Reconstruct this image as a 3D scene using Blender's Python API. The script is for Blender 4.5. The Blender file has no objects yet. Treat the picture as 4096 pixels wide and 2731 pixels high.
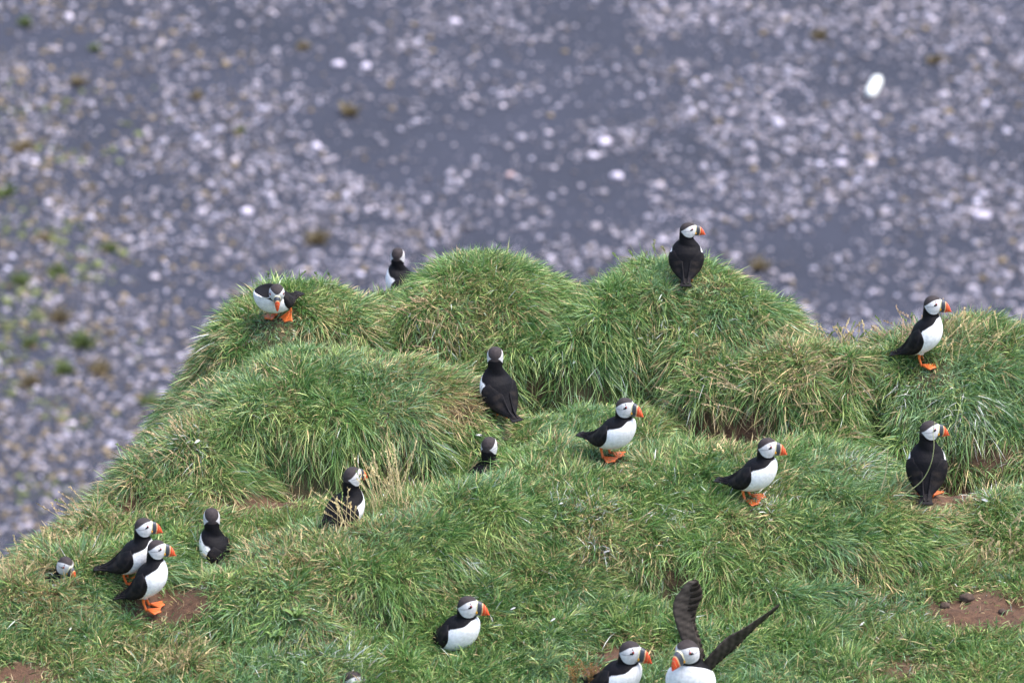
import bpy, math, random
import numpy as np
from mathutils import Vector, Matrix

# ------------------------------------------------------------------ camera, light, exposure
PITCH = math.radians(22.0); DIST = 26.0; FRAME_W = 4.0
scene = bpy.context.scene
COL = scene.collection
CP = math.cos(PITCH); SP = math.sin(PITCH)
CAM = np.array([0.0, -DIST*CP, DIST*SP])
cd = bpy.data.cameras.new('camera'); cam = bpy.data.objects.new('camera', cd); COL.objects.link(cam)
cam.location = CAM; cam.rotation_euler = (math.radians(90)-PITCH, 0, 0)
cd.sensor_width = 36; cd.lens = 36*DIST/FRAME_W; cd.clip_start = 0.5; cd.clip_end = 900
cd.dof.use_dof = True; cd.dof.focus_distance = 25.4; cd.dof.aperture_fstop = 4.6
scene.camera = cam
scene.render.resolution_x = 1024; scene.render.resolution_y = 682

SUN_EL, SUN_AZ = 66.0, 95.0      # azimuth from +Y, clockwise
world = bpy.data.worlds.new('World'); scene.world = world; world.use_nodes = True
wn = world.node_tree; bg = wn.nodes['Background']
sky = wn.nodes.new('ShaderNodeTexSky'); sky.sky_type = 'NISHITA'; sky.sun_disc = False
sky.sun_elevation = math.radians(SUN_EL); sky.sun_rotation = math.radians(SUN_AZ)
sky.air_density = 1.0; sky.dust_density = 3.0; sky.ozone_density = 1.0
wn.links.new(sky.outputs[0], bg.inputs[0]); bg.inputs[1].default_value = 0.15
sl = bpy.data.lights.new('sun', 'SUN'); sun = bpy.data.objects.new('sun', sl); COL.objects.link(sun)
sl.energy = 1.7; sl.angle = math.radians(40); sl.color = (1.0, 0.96, 0.9)
az = math.radians(SUN_AZ); el = math.radians(SUN_EL)
sdir = Vector((math.sin(az)*math.cos(el), math.cos(az)*math.cos(el), math.sin(el)))
sun.rotation_euler = sdir.to_track_quat('Z', 'Y').to_euler()
scene.view_settings.view_transform = 'Standard'; scene.view_settings.look = 'None'
scene.view_settings.exposure = 1.40; scene.view_settings.gamma = 1.0

rng = np.random.default_rng(7)
random.seed(7)

# ------------------------------------------------------------------ helpers
def tag(o, label=None, cat=None, group=None, kind=None):
    if label: o['label'] = label
    if cat: o['category'] = cat
    if group: o['group'] = group
    if kind: o['kind'] = kind
    return o

def mesh_obj(name, verts, faces, mat, parent=None, col=None, smooth=True, loc=None):
    me = bpy.data.meshes.new(name)
    verts = np.asarray(verts, dtype=np.float32)
    if isinstance(faces, np.ndarray) and faces.ndim == 2:
        k = faces.shape[1]; nf = len(faces)
        me.vertices.add(len(verts)); me.vertices.foreach_set('co', verts.ravel())
        me.loops.add(nf*k); me.loops.foreach_set('vertex_index', faces.ravel().astype(np.int32))
        me.polygons.add(nf)
        me.polygons.foreach_set('loop_start', np.arange(0, nf*k, k, dtype=np.int32))
        me.update(calc_edges=True)
    else:
        me.from_pydata(verts.tolist(), [], [list(map(int, f)) for f in faces]); me.update()
    if col is not None:
        a = me.color_attributes.new('col', 'FLOAT_COLOR', 'POINT')
        c = np.ones((len(verts), 4), dtype=np.float32); c[:, :3] = col
        a.data.foreach_set('color', c.ravel())
    if smooth: me.polygons.foreach_set('use_smooth', np.ones(len(me.polygons), dtype=bool))
    me.materials.append(mat)
    o = bpy.data.objects.new(name, me); COL.objects.link(o)
    if parent: o.parent = parent
    if loc is not None: o.location = loc
    return o

def empty(name, loc, rz=0.0):
    o = bpy.data.objects.new(name, None); COL.objects.link(o)
    o.location = loc; o.rotation_euler = (0, 0, rz); o.empty_display_size = 0.05
    return o

class MB:
    """collects grids, tubes and fans into one mesh with vertex colours"""
    def __init__(s): s.v = []; s.f = []; s.c = []
    def add(s, v, f, c):
        n = len(s.v); v = [tuple(p) for p in v]
        s.v += v; s.f += [tuple(i+n for i in q) for q in f]
        c = np.asarray(c, float)
        if c.ndim == 1: c = np.tile(c, (len(v), 1))
        s.c += [tuple(q) for q in c]
    def grid(s, P, c, wrap=False):
        nu, nv = P.shape[:2]; f = []
        for i in range(nu-1):
            for j in range(nv if wrap else nv-1):
                k = (j+1) % nv
                f.append((i*nv+j, i*nv+k, (i+1)*nv+k, (i+1)*nv+j))
        c = np.asarray(c, float)
        if c.ndim == 3: c = c.reshape(-1, 3)
        s.add(P.reshape(-1, 3), f, c)
    def shell(s, A, B, c):
        """closed thin solid between grid A (outer) and grid B (inner)"""
        nu, nv = A.shape[:2]; f = []; o = nu*nv
        for i in range(nu-1):
            for j in range(nv-1):
                f.append((i*nv+j, i*nv+j+1, (i+1)*nv+j+1, (i+1)*nv+j))
                f.append((o+i*nv+j, o+(i+1)*nv+j, o+(i+1)*nv+j+1, o+i*nv+j+1))
        rim = [(0, j) for j in range(nv)] + [(i, nv-1) for i in range(1, nu)] + \
              [(nu-1, j) for j in range(nv-2, -1, -1)] + [(i, 0) for i in range(nu-2, 0, -1)]
        for k in range(len(rim)):
            a = rim[k][0]*nv+rim[k][1]; b = rim[(k+1) % len(rim)]; b = b[0]*nv+b[1]
            f.append((a, a+o, b+o, b))
        c = np.asarray(c, float)
        if c.ndim == 3: c = np.concatenate([c.reshape(-1, 3)]*2)
        s.add(np.concatenate([A.reshape(-1, 3), B.reshape(-1, 3)]), f, c)
    def tube(s, pts, rad, c, n=8):
        pts = np.asarray(pts, float); m = len(pts)
        T = np.gradient(pts, axis=0); T /= np.linalg.norm(T, axis=1)[:, None]+1e-9
        ref = np.array([0.31, 0.9, 0.2]); out = []
        for i in range(m):
            a = np.cross(T[i], ref); a /= np.linalg.norm(a); b = np.cross(T[i], a)
            r = rad[i] if hasattr(rad, '__len__') else rad
            for k in range(n):
                t = 2*math.pi*k/n
                out.append(pts[i]+r*(math.cos(t)*a+math.sin(t)*b))
        f = [(i*n+k, i*n+(k+1) % n, (i+1)*n+(k+1) % n, (i+1)*n+k) for i in range(m-1) for k in range(n)]
        f.append(tuple(range(n))[::-1]); f.append(tuple(range((m-1)*n, m*n)))
        s.add(out, f, c)
    def ellipsoid(s, cen, r, c, nu=10, nv=14, R=None):
        th = np.linspace(0.02, math.pi-0.02, nu); ph = np.linspace(0, 2*math.pi, nv, endpoint=False)
        P = np.stack([np.outer(np.sin(th), np.cos(ph))*r[0], np.outer(np.sin(th), np.sin(ph))*r[1],
                      np.outer(np.cos(th), np.ones(nv))*r[2]], -1)
        if R is not None: P = P @ R.T
        s.grid(P+np.array(cen), c, wrap=True)
    def build(s, name, mat, parent=None, xf=None, loc=None):
        v = np.array(s.v)
        if xf is not None: v = xf(v)
        return mesh_obj(name, v, s.f, mat, parent, np.array(s.c), loc=loc)

_lat = {}
def vnoise(x, y, scale, seed=0):
    if seed not in _lat: _lat[seed] = np.random.default_rng(1000+seed).random((256, 256))
    L = _lat[seed]; X = np.asarray(x)/scale+91.3; Y = np.asarray(y)/scale+57.7
    xi = np.floor(X).astype(int); yi = np.floor(Y).astype(int); fx = X-xi; fy = Y-yi
    fx = fx*fx*(3-2*fx); fy = fy*fy*(3-2*fy)
    a = L[xi % 256, yi % 256]; b = L[(xi+1) % 256, yi % 256]
    c = L[xi % 256, (yi+1) % 256]; d = L[(xi+1) % 256, (yi+1) % 256]
    return (a*(1-fx)+b*fx)*(1-fy)+(c*(1-fx)+d*fx)*fy
def fbm(x, y, scale, seed=0, o=3):
    r = 0; w = 1; t = 0
    for k in range(o):
        r = r+w*vnoise(x, y, scale/2**k, seed+k*17); t += w; w *= 0.5
    return r/t
def sstep(a, b, x):
    t = np.clip((x-a)/(b-a), 0, 1); return t*t*(3-2*t)

# ------------------------------------------------------------------ materials
def new_mat(name):
    m = bpy.data.materials.new(name); m.use_nodes = True
    nt = m.node_tree; b = nt.nodes['Principled BSDF']
    return m, nt, b

def col_mat(name, rough=0.6, noise=0.0, nscale=60, spec=0.5, trans=0.0, bump=0.0, sheen=0.0):
    m, nt, b = new_mat(name)
    at = nt.nodes.new('ShaderNodeAttribute'); at.attribute_name = 'col'
    src = at.outputs['Color']
    nz = nt.nodes.new('ShaderNodeTexNoise'); nz.inputs['Scale'].default_value = nscale; nz.inputs['Detail'].default_value = 4
    tc = nt.nodes.new('ShaderNodeTexCoord'); nt.links.new(tc.outputs['Object'], nz.inputs['Vector'])
    if noise:
        mr = nt.nodes.new('ShaderNodeMapRange'); mr.inputs[1].default_value = 0.3; mr.inputs[2].default_value = 0.7
        mr.inputs[3].default_value = 1-noise; mr.inputs[4].default_value = 1+noise
        nt.links.new(nz.outputs['Fac'], mr.inputs[0])
        mx = nt.nodes.new('ShaderNodeVectorMath'); mx.operation = 'SCALE'
        nt.links.new(src, mx.inputs[0]); nt.links.new(mr.outputs[0], mx.inputs['Scale']); src = mx.outputs[0]
    nt.links.new(src, b.inputs['Base Color'])
    b.inputs['Roughness'].default_value = rough; b.inputs['Specular IOR Level'].default_value = spec
    if sheen: b.inputs['Sheen Weight'].default_value = sheen
    if bump:
        bp = nt.nodes.new('ShaderNodeBump'); bp.inputs['Strength'].default_value = bump; bp.inputs['Distance'].default_value = 0.003
        nt.links.new(nz.outputs['Fac'], bp.inputs['Height']); nt.links.new(bp.outputs[0], b.inputs['Normal'])
    if trans:
        tr = nt.nodes.new('ShaderNodeBsdfTranslucent'); nt.links.new(src, tr.inputs['Color'])
        ms = nt.nodes.new('ShaderNodeMixShader'); ms.inputs[0].default_value = trans
        nt.links.new(b.outputs[0], ms.inputs[1]); nt.links.new(tr.outputs[0], ms.inputs[2])
        nt.links.new(ms.outputs[0], nt.nodes['Material Output'].inputs['Surface'])
    return m

M_BIRD = col_mat('plumage', 0.7, 0.14, 90, 0.16, bump=0.4)
M_BILL = col_mat('horny_bill', 0.38, 0.08, 200)
M_EYE = col_mat('eye_gloss', 0.12)
M_LEG = col_mat('webbed_skin', 0.45, 0.15, 150)
M_GRASS = col_mat('grass_blades', 0.42, 0.0, spec=0.55, trans=0.15)
M_DRY = col_mat('dry_straw', 0.55, 0.1, 80, trans=0.2)
M_STONE = col_mat('pebble_stone', 0.75, 0.15, 12)
M_SHINY = col_mat('white_plastic', 0.35, 0.04, 8)
M_FEATH = col_mat('feather_vane', 0.7, 0.08, 120, trans=0.2)
M_SOILCLOD = col_mat('soil_clod', 0.95, 0.25, 60, bump=0.6)

def soil_material():
    m, nt, b = new_mat('soil_and_thatch')
    tc = nt.nodes.new('ShaderNodeTexCoord')
    n1 = nt.nodes.new('ShaderNodeTexNoise'); n1.inputs['Scale'].default_value = 45; n1.inputs['Detail'].default_value = 8; n1.inputs['Roughness'].default_value = 0.7
    n2 = nt.nodes.new('ShaderNodeTexNoise'); n2.inputs['Scale'].default_value = 4; n2.inputs['Detail'].default_value = 3
    nt.links.new(tc.outputs['Object'], n1.inputs['Vector']); nt.links.new(tc.outputs['Object'], n2.inputs['Vector'])
    r = nt.nodes.new('ShaderNodeValToRGB'); e = r.color_ramp.elements
    e[0].position = 0.3; e[0].color = (0.045, 0.022, 0.013, 1); e[1].position = 0.72; e[1].color = (0.150, 0.078, 0.044, 1)
    nt.links.new(n1.outputs['Fac'], r.inputs[0])
    at = nt.nodes.new('ShaderNodeAttribute'); at.attribute_name = 'col'
    mx = nt.nodes.new('ShaderNodeMixRGB'); mx.inputs[2].default_value = (0.06, 0.065, 0.028, 1)
    sp = nt.nodes.new('ShaderNodeSeparateColor'); nt.links.new(at.outputs['Color'], sp.inputs[0])
    nt.links.new(sp.outputs[0], mx.inputs[0]); nt.links.new(r.outputs[0], mx.inputs[1])
    m2 = nt.nodes.new('ShaderNodeMixRGB'); m2.blend_type = 'MULTIPLY'; m2.inputs[0].default_value = 0.5
    nt.links.new(mx.outputs[0], m2.inputs[1]); nt.links.new(n2.outputs['Color'], m2.inputs[2])
    nt.links.new(mx.outputs[0], b.inputs['Base Color'])
    b.inputs['Roughness'].default_value = 0.95
    bp = nt.nodes.new('ShaderNodeBump'); bp.inputs['Strength'].default_value = 0.9; bp.inputs['Distance'].default_value = 0.012
    nt.links.new(n1.outputs['Fac'], bp.inputs['Height']); nt.links.new(bp.outputs[0], b.inputs['Normal'])
    return m
M_SOIL = soil_material()

def sand_material():
    m, nt, b = new_mat('dark_volcanic_sand')
    tc = nt.nodes.new('ShaderNodeTexCoord')
    n1 = nt.nodes.new('ShaderNodeTexNoise'); n1.inputs['Scale'].default_value = 0.45; n1.inputs['Detail'].default_value = 6
    n2 = nt.nodes.new('ShaderNodeTexNoise'); n2.inputs['Scale'].default_value = 9; n2.inputs['Detail'].default_value = 5; n2.inputs['Roughness'].default_value = 0.7
    for n in (n1, n2): nt.links.new(tc.outputs['Object'], n.inputs['Vector'])
    r = nt.nodes.new('ShaderNodeValToRGB'); e = r.color_ramp.elements
    e[0].position = 0.3; e[0].color = (0.0118, 0.0145, 0.027, 1); e[1].position = 0.72; e[1].color = (0.031, 0.034, 0.056, 1)
    ad = nt.nodes.new('ShaderNodeMath'); ad.operation = 'MULTIPLY_ADD'; ad.inputs[1].default_value = 0.5
    h = nt.nodes.new('ShaderNodeMath'); h.operation = 'MULTIPLY'; h.inputs[1].default_value = 0.5
    nt.links.new(n2.outputs['Fac'], h.inputs[0]); nt.links.new(n1.outputs['Fac'], ad.inputs[0]); nt.links.new(h.outputs[0], ad.inputs[2])
    nt.links.new(ad.outputs[0], r.inputs[0]); nt.links.new(r.outputs[0], b.inputs['Base Color'])
    b.inputs['Roughness'].default_value = 0.9
    return m
M_SAND = sand_material()

# ------------------------------------------------------------------ terrain height field
EDGE = np.array([(-7, -6.3), (-2.6, -2.45), (-2.0, -1.78), (-1.72, -1.38), (-1.50, -1.06), (-1.32, -0.78), (-1.17, -0.45), (-1.14, -0.1),
                 (-1.06, 0.16), (-0.75, 0.28), (-0.30, 0.50), (0.20, 0.40), (0.65, 0.34), (0.95, 0.12), (1.15, -0.02),
                 (1.45, -0.06), (1.9, -0.05), (2.4, -0.2), (7, -0.6)])
def edge_out(x, y):
    """positive distance outside the cliff edge, negative inside"""
    best = np.full(np.shape(x), 1e9); sgn = np.ones(np.shape(x))
    for (ax, ay), (bx, by) in zip(EDGE[:-1], EDGE[1:]):
        dx, dy = bx-ax, by-ay; L2 = dx*dx+dy*dy
        t = np.clip(((x-ax)*dx+(y-ay)*dy)/L2, 0, 1)
        d = np.hypot(x-ax-t*dx, y-ay-t*dy)
        s = np.where(dx*(y-ay)-dy*(x-ax) > 0, 1.0, -1.0)
        m = d < best; best = np.where(m, d, best); sgn = np.where(m, s, sgn)
    return best*sgn

def bump(x, y, cx, cy, rx, ry, h, rot=0.0, p=2.4):
    c, s = math.cos(rot), math.sin(rot)
    u = ((x-cx)*c+(y-cy)*s)/rx; v = (-(x-cx)*s+(y-cy)*c)/ry
    r = np.sqrt(u*u+v*v)
    return h*np.clip(1-r**p, 0, 1)**0.8

MOUNDS = [  # cx, cy, rx, ry, h, rot, p
    (-0.88, -0.04, 0.40, 0.34, 0.165, 0.0, 2.6),
    (-0.15, 0.14, 0.42, 0.34, 0.200, 0.0, 2.8),
    (0.66, 0.00, 0.50, 0.40, 0.235, 0.0, 2.3),
    (0.20, -0.14, 0.44, 0.28, 0.150, 0.15, 2.6),
    (-0.66, -0.66, 0.60, 0.42, 0.215, 0.12, 2.8),
    (-1.20, -0.93, 0.34, 0.32, 0.10, 0.6, 2.4),
    (0.76, -0.40, 0.22, 0.19, 0.135, 0.0, 2.4),
    (1.12, -0.48, 0.31, 0.25, 0.185, 0.0, 2.4),
    (1.74, -0.42, 0.55, 0.38, 0.195, 0.0, 2.8),
    (0.86, -1.34, 0.80, 0.56, 0.165, 0.10, 2.2),
    (0.30, -1.25, 0.60, 0.45, 0.115, 0.3, 2.2),
    (-0.42, -1.66, 0.88, 0.38, 0.165, 0.52, 2.1),
    (0.05, -1.75, 0.55, 0.45, 0.06, 0.4, 2.2),
    (-1.55, -1.75, 0.40, 0.26, 0.07, 0.5, 2.2),
    (2.15, -1.2, 0.5, 0.5, 0.06, 0.0, 2.2),
]
PITS = []   # filled below: x, y, r, depth
def height(x, y):
    x = np.asarray(x, float); y = np.asarray(y, float)
    wx = x+0.27*(fbm(x, y, 0.40, 3)-0.5); wy = y+0.24*(fbm(x, y, 0.35, 4)-0.5)
    z = 0.147*y
    z = np.where(y < -4, 0.147*-4+0.05*(y+4), z)
    acc = np.zeros_like(x)
    for m in MOUNDS:
        b = bump(wx, wy, *m)
        acc = np.maximum(acc, b)+0.25*np.minimum(acc, b)
    z = z+acc
    z = z+0.085*(fbm(x, y, 0.36, 5)-0.5)+0.03*(fbm(x, y, 0.11, 6, 2)-0.5)
    for (px, py, rx, ry, d) in PITS:
        z = z-d*np.exp(-((x-px)/rx)**2-((y-py)/ry)**2)
    e = edge_out(x, y)+0.06*(fbm(x, y, 0.3, 9)-0.5)
    eo = np.maximum(e+0.10, 0)
    z = z-1.75*(np.sqrt(eo*eo+0.2**2)-0.2)
    return np.maximum(z, -19.5)

GX0, GX1, GY0, GY1, GS = -2.9, 2.9, -3.6, 1.3, 0.014
def make_grid():
    global hx, hy, HZ
    hx = np.arange(GX0, GX1+GS, GS); hy = np.arange(GY0, GY1+GS, GS)
    X, Y = np.meshgrid(hx, hy, indexing='ij'); HZ = height(X, Y)
def hfast(x, y):
    u = np.clip((np.asarray(x)-GX0)/GS, 0, len(hx)-1.001); v = np.clip((np.asarray(y)-GY0)/GS, 0, len(hy)-1.001)
    i = u.astype(int); j = v.astype(int); fu = u-i; fv = v-j
    return (HZ[i, j]*(1-fu)+HZ[i+1, j]*fu)*(1-fv)+(HZ[i, j+1]*(1-fu)+HZ[i+1, j+1]*fu)*fv
make_grid()

def ray(px, py):
    s = FRAME_W/1024
    d = np.array([(px-512)*s, 0, 0])+(341-py)*s*np.array([0, SP, CP])+DIST*np.array([0, CP, -SP])
    return d/np.linalg.norm(d)
def ground_at(px, py, lift=0.0):
    d = ray(px, py)
    t = np.arange(21.0, 28.5, 0.004); P = CAM+t[:, None]*d
    g = P[:, 2]-lift-hfast(P[:, 0], P[:, 1])
    k = np.argmax(g < 0) if (g < 0).any() else len(t)-1
    return P[k]
def crown_at(px, py, h, ymin=-9, ymax=9):
    """ground spot under a bird whose crown sits on this ray: farthest solution in the given depth range"""
    d = ray(px, py)
    t = np.arange(21.0, 28.5, 0.002); P = CAM+t[:, None]*d
    g = P[:, 2]-h-hfast(P[:, 0], P[:, 1]); ok = (P[:, 1] > ymin) & (P[:, 1] < ymax)
    idx = np.where(ok & (np.abs(g) < 0.006))[0]
    if len(idx) == 0:
        idx = np.where(ok)[0]; k = idx[np.argmin(np.abs(g[idx]))]; print('crown_at: no exact solution', px, py, 'gap', g[k])
    else: k = idx[-1]
    p = P[k].copy(); p[2] -= h
    return p
def project(P):
    R = P-CAM; d = R[..., 1]*CP-R[..., 2]*SP
    up = R[..., 1]*SP+R[..., 2]*CP; s = FRAME_W/1024
    return 512+R[..., 0]*DIST/d/s, 341-up*DIST/d/s, d

for (px, py, rx, ry, d) in [(533, 391, 0.08, 0.08, 0.30), (742, 444, 0.13, 0.09, 0.32), (700, 432, 0.09, 0.07, 0.15), (925, 462, 0.16, 0.08, 0.18), (1000, 470, 0.16, 0.09, 0.22), (876, 425, 0.05, 0.12, 0.14), (655, 372, 0.04, 0.10, 0.08), (832, 362, 0.05, 0.10, 0.07), (553, 312, 0.05, 0.10, 0.06),
                       (868, 446, 0.09, 0.05, 0.08), (345, 352, 0.14, 0.06, 0.12), (134, 506, 0.05, 0.05, 0.06), (48, 574, 0.06, 0.05, 0.05), (668, 582, 0.12, 0.06, 0.07), (800, 570, 0.10, 0.06, 0.05), (600, 394, 0.26, 0.06, 0.09),
                       (660, 384, 0.08, 0.05, 0.06), (330, 472, 0.24, 0.07, 0.10), (400, 460, 0.12, 0.07, 0.10), (350, 612, 0.14, 0.05, 0.04), (850, 572, 0.12, 0.05, 0.05), (180, 470, 0.12, 0.05, 0.04)]:
    q = ground_at(px, py); PITS.append((q[0], q[1], rx, ry, d*1.4))
make_grid()

SOIL = [(990, 612, 72, 19, 1.0), (618, 655, 42, 16, 0.75), (172, 602, 40, 20, 0.95), (15, 676, 42, 15, 0.9), (910, 668, 50, 14, 0.6), (250, 502, 44, 10, 1.0),
        (133, 505, 16, 12, 1.0), (945, 494, 34, 14, 0.85), (527, 623, 22, 8, 0.6), (600, 672, 30, 10, .7), (840, 565, 26, 9, 0.45), (350, 598, 10, 8, 0.4),
        (455, 408, 20, 12, 0.55), (282, 312, 26, 7, 0.5), (738, 432, 36, 18, 0.9), (535, 384, 11, 14, 1.0), (990, 455, 30, 14, 0.75), (935, 452, 24, 10, .6), (700, 424, 18, 12, .8), (675, 572, 22, 9, .6), (880, 580, 26, 10, .4), (770, 625, 40, 8, .4)]
DRY = [(452, 405, 30, 22, 0.9), (735, 425, 45, 24, 0.75), (805, 365, 60, 26, 0.5), (850, 335, 60, 20, 0.55), (950, 330, 40, 16, .35), (605, 552, 45, 24, 0.7),
       (285, 555, 60, 26, 0.55), (20, 585, 50, 26, 0.65), (115, 490, 60, 30, 0.45), (240, 503, 55, 14, 0.8), (425, 335, 55, 30, 0.5), (500, 300, 50, 24, 0.35),
       (395, 485, 46, 26, 0.45), (945, 500, 46, 24, 0.7), (985, 560, 50, 24, 0.5), (175, 655, 50, 20, 0.6), (330, 325, 60, 20, 0.45), (990, 480, 36, 20, 0.5),
       (60, 530, 60, 20, 0.5), (190, 470, 30, 20, 0.4), (640, 470, 40, 16, 0.3), (700, 360, 30, 14, 0.35), (345, 535, 34, 14, .6), (200, 400, 20, 40, .4)]
def spots(P, L):
    u, v, _ = project(P); m = np.zeros(u.shape)
    for (a, b, rx, ry, s) in L:
        m = np.maximum(m, s*np.exp(-(((u-a)/(rx*1.1))**2+((v-b)/(ry*1.2))**2)**1.3))
    return m

def axis(lo, hi, step, far):
    a = list(np.arange(lo, hi, step)); s = step; p = hi
    out = []
    while p < far[1]: out.append(p); s *= 1.25; p += s
    out.append(far[1]); a = a+out
    s = step; p = lo; pre = []
    while p > far[0]:
        s *= 1.25; p -= s; pre.append(max(p, far[0]))
    return np.array(pre[::-1]+a)
gx = axis(-2.7, 2.7, 0.016, (-60, 60)); gy = axis(-3.4, 0.9, 0.016, (-50, 30))
X, Y = np.meshgrid(gx, gy, indexing='ij'); Z = height(X, Y)
V = np.stack([X, Y, Z], -1).reshape(-1, 3)
V[:, 2] += np.clip(spots(V, SOIL), 0, 1)*0.030*(fbm(V[:, 0], V[:, 1], 0.055, 13)-0.5)*(np.abs(V[:, 0]) < 2.8)
nx, ny = len(gx), len(gy)
I = np.arange(nx*ny).reshape(nx, ny)
F = np.stack([I[:-1, :-1], I[1:, :-1], I[1:, 1:], I[:-1, 1:]], -1).reshape(-1, 4)
g = np.clip(1-1.3*spots(V, SOIL), 0, 1)*(0.35+0.6*fbm(V[:, 0], V[:, 1], 0.12, 11))
ground = mesh_obj('ground', V, F, M_SOIL, col=np.stack([g, g, g], -1)); tag(ground, kind='structure')

# ------------------------------------------------------------------ beach far below
BZ = CAM[2]-75*SP
def beach_at(px, py):
    d = ray(px, py); t = (BZ-CAM[2])/d[2]; return CAM+t*d
b = 160.0
mesh_obj('beach', [(-b, 20-b, BZ), (b, 20-b, BZ), (b, 20+b*1.6, BZ), (-b, 20+b*1.6, BZ)], [(0, 1, 2, 3)], M_SAND, col=np.ones(3)*0.1, smooth=False)['kind'] = 'structure'

def ico(sub):
    import bmesh
    bm = bmesh.new(); bmesh.ops.create_icosphere(bm, subdivisions=sub, radius=1.0)
    v = np.array([q.co[:] for q in bm.verts]); f = np.array([[w.index for w in q.verts] for q in bm.faces]); bm.free()
    return v, f
ICO1, ICO2 = ico(1), ico(2)
def pebbles():
    Vs, Fs, Cs = [], [], []; n0 = 0
    N = 125000
    M = 95000      # wider, thinner cover outside what the camera sees
    x = rng.uniform(-9.5, 9.5, N); y = rng.uniform(35, 64, N)
    xo = rng.uniform(9.5, 26, M)*np.where(rng.random(M) < .5, -1, 1); yo = rng.uniform(32, 72, M)
    x = np.concatenate([x, xo]); y = np.concatenate([y, yo]); N += M
    P = np.stack([x, y, np.full(N, BZ)], -1); u, v, _ = project(P)
    # wrack zones: dense on the left and right, thin through the middle (a real patchy beach)
    dens = 0.48+0.46*sstep(430, 120, u)*sstep(-60, 120, v)+0.34*sstep(540, 860, u)+0.25*sstep(200, 300, v)*sstep(760, 500, u)
    dens -= 0.18*np.exp(-(((u-500)/170)**2+((v-110)/130)**2))
    dens *= 0.50+1.0*sstep(0.34, 0.62, fbm(x*1.0+y*0.25, y*0.5, 1.7, 21))
    dens *= 0.40+1.2*sstep(0.35, 0.62, fbm(x, y, 0.7, 25))
    keep = rng.random(N) < np.clip(dens, 0.06, 1)*0.95
    x, y, u, v = x[keep], y[keep], u[keep], v[keep]; n = len(x)
    r = 0.011+0.028*rng.random(n)**2.2+0.016*(rng.random(n) < 0.08)
    left = sstep(330, 60, u)
    br = 0.085+0.35*rng.random(n)**1.4+0.25*(rng.random(n) < 0.05)
    tint = rng.random((n, 1))
    c = np.array([[0.94, 0.90, 1.10]])*(1-tint)+np.array([[1.04, 0.92, 1.02]])*tint
    c = c*br[:, None]
    brown = rng.random(n) < 0.05+0.22*left
    c[brown] = np.array([0.20, 0.15, 0.09])*(0.5+rng.random((brown.sum(), 1)))
    olive = rng.random(n) < 0.55*sstep(190, 30, u)*sstep(60, 180, v)*sstep(0.40, 0.6, fbm(x, y, 1.1, 29))
    c[olive] = np.array([0.12, 0.14, 0.045])*(0.5+rng.random((olive.sum(), 1)))
    print('pebbles', n)
    for k, (bv, bf) in ((0, ICO1), (1, ICO2)):
        sel = (r > 0.035) if k else (r <= 0.035)
        m = int(sel.sum())
        a = rng.uniform(0, 6.28, m); sc = np.stack([r[sel]*rng.uniform(.8, 1.5, m), r[sel]*rng.uniform(.8, 1.3, m), r[sel]*rng.uniform(.45, .9, m)], -1)
        q = bv[None]*(1+0.16*rng.standard_normal((m, len(bv), 1)))*sc[:, None, :]
        ca, sa = np.cos(a)[:, None], np.sin(a)[:, None]
        qx = q[..., 0]*ca-q[..., 1]*sa+x[sel][:, None]; qy = q[..., 0]*sa+q[..., 1]*ca+y[sel][:, None]
        qz = q[..., 2]+BZ+sc[:, 2:3]*0.5
        Vs.append(np.stack([qx, qy, qz], -1).reshape(-1, 3))
        Fs.append((bf[None]+(np.arange(m)*len(bv))[:, None, None]).reshape(-1, 3)+n0)
        Cs.append(np.repeat(c[sel], len(bv), 0)); n0 += m*len(bv)
    o = mesh_obj('gravel', np.concatenate(Vs), np.concatenate(Fs), M_STONE, col=np.concatenate(Cs))
    tag(o, 'pale lilac grey pebbles scattered over the dark sand of the beach below', 'gravel', kind='stuff')
pebbles()

# larger single stones
for i, (px, py, r, lab) in enumerate([
        (604, 144, 0.085, 'large pale round stone lying alone on dark sand above the highest puffin, slightly to its left'),
        (982, 218, 0.085, 'large pinkish white stone on the beach near the right edge of the picture'),
        (247, 213, 0.07, 'bright bluish white stone on the beach above the stooping puffin'),
        (617, 178, 0.07, 'pale stone just below the largest round stone on the sand'),
        (841, 165, 0.06, 'whitish stone below the white float on the beach'),
        (316, 148, 0.07, 'pale pinkish stone left of the open dark sand'),
        (338, 66, 0.065, 'white stone in the upper left part of the beach, first of a pair'),
        (366, 68, 0.065, 'white stone in the upper left part of the beach, right one of a pair'),
        (455, 23, 0.06, 'pale stone near the top edge over the dark sand'),
        (510, 176, 0.05, 'small brownish pink stone in the middle of the dark sand')]):
    p = beach_at(px, py); v0, f0 = ico(3)
    nz = 1+0.13*np.sin(v0[:, 0]*2.3+i)*np.cos(v0[:, 1]*2.9+i*2)+0.05*rng.standard_normal(len(v0))*0.3
    vv = v0*nz[:, None]*np.array([r*0.95, r*1.2, r*0.6])
    cc = np.array([0.55, 0.50, 0.60]) if i != 9 else np.array([0.42, 0.30, 0.30])
    o = mesh_obj('beach_stone', vv, f0, M_STONE, col=cc, loc=(p[0], p[1], BZ+r*0.4)); o.rotation_euler[2] = i*1.3
    tag(o, lab.replace(' above the highest puffin, slightly to its left', ' left of the highest puffin'), 'stone', 'larger stones on the beach')

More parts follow.
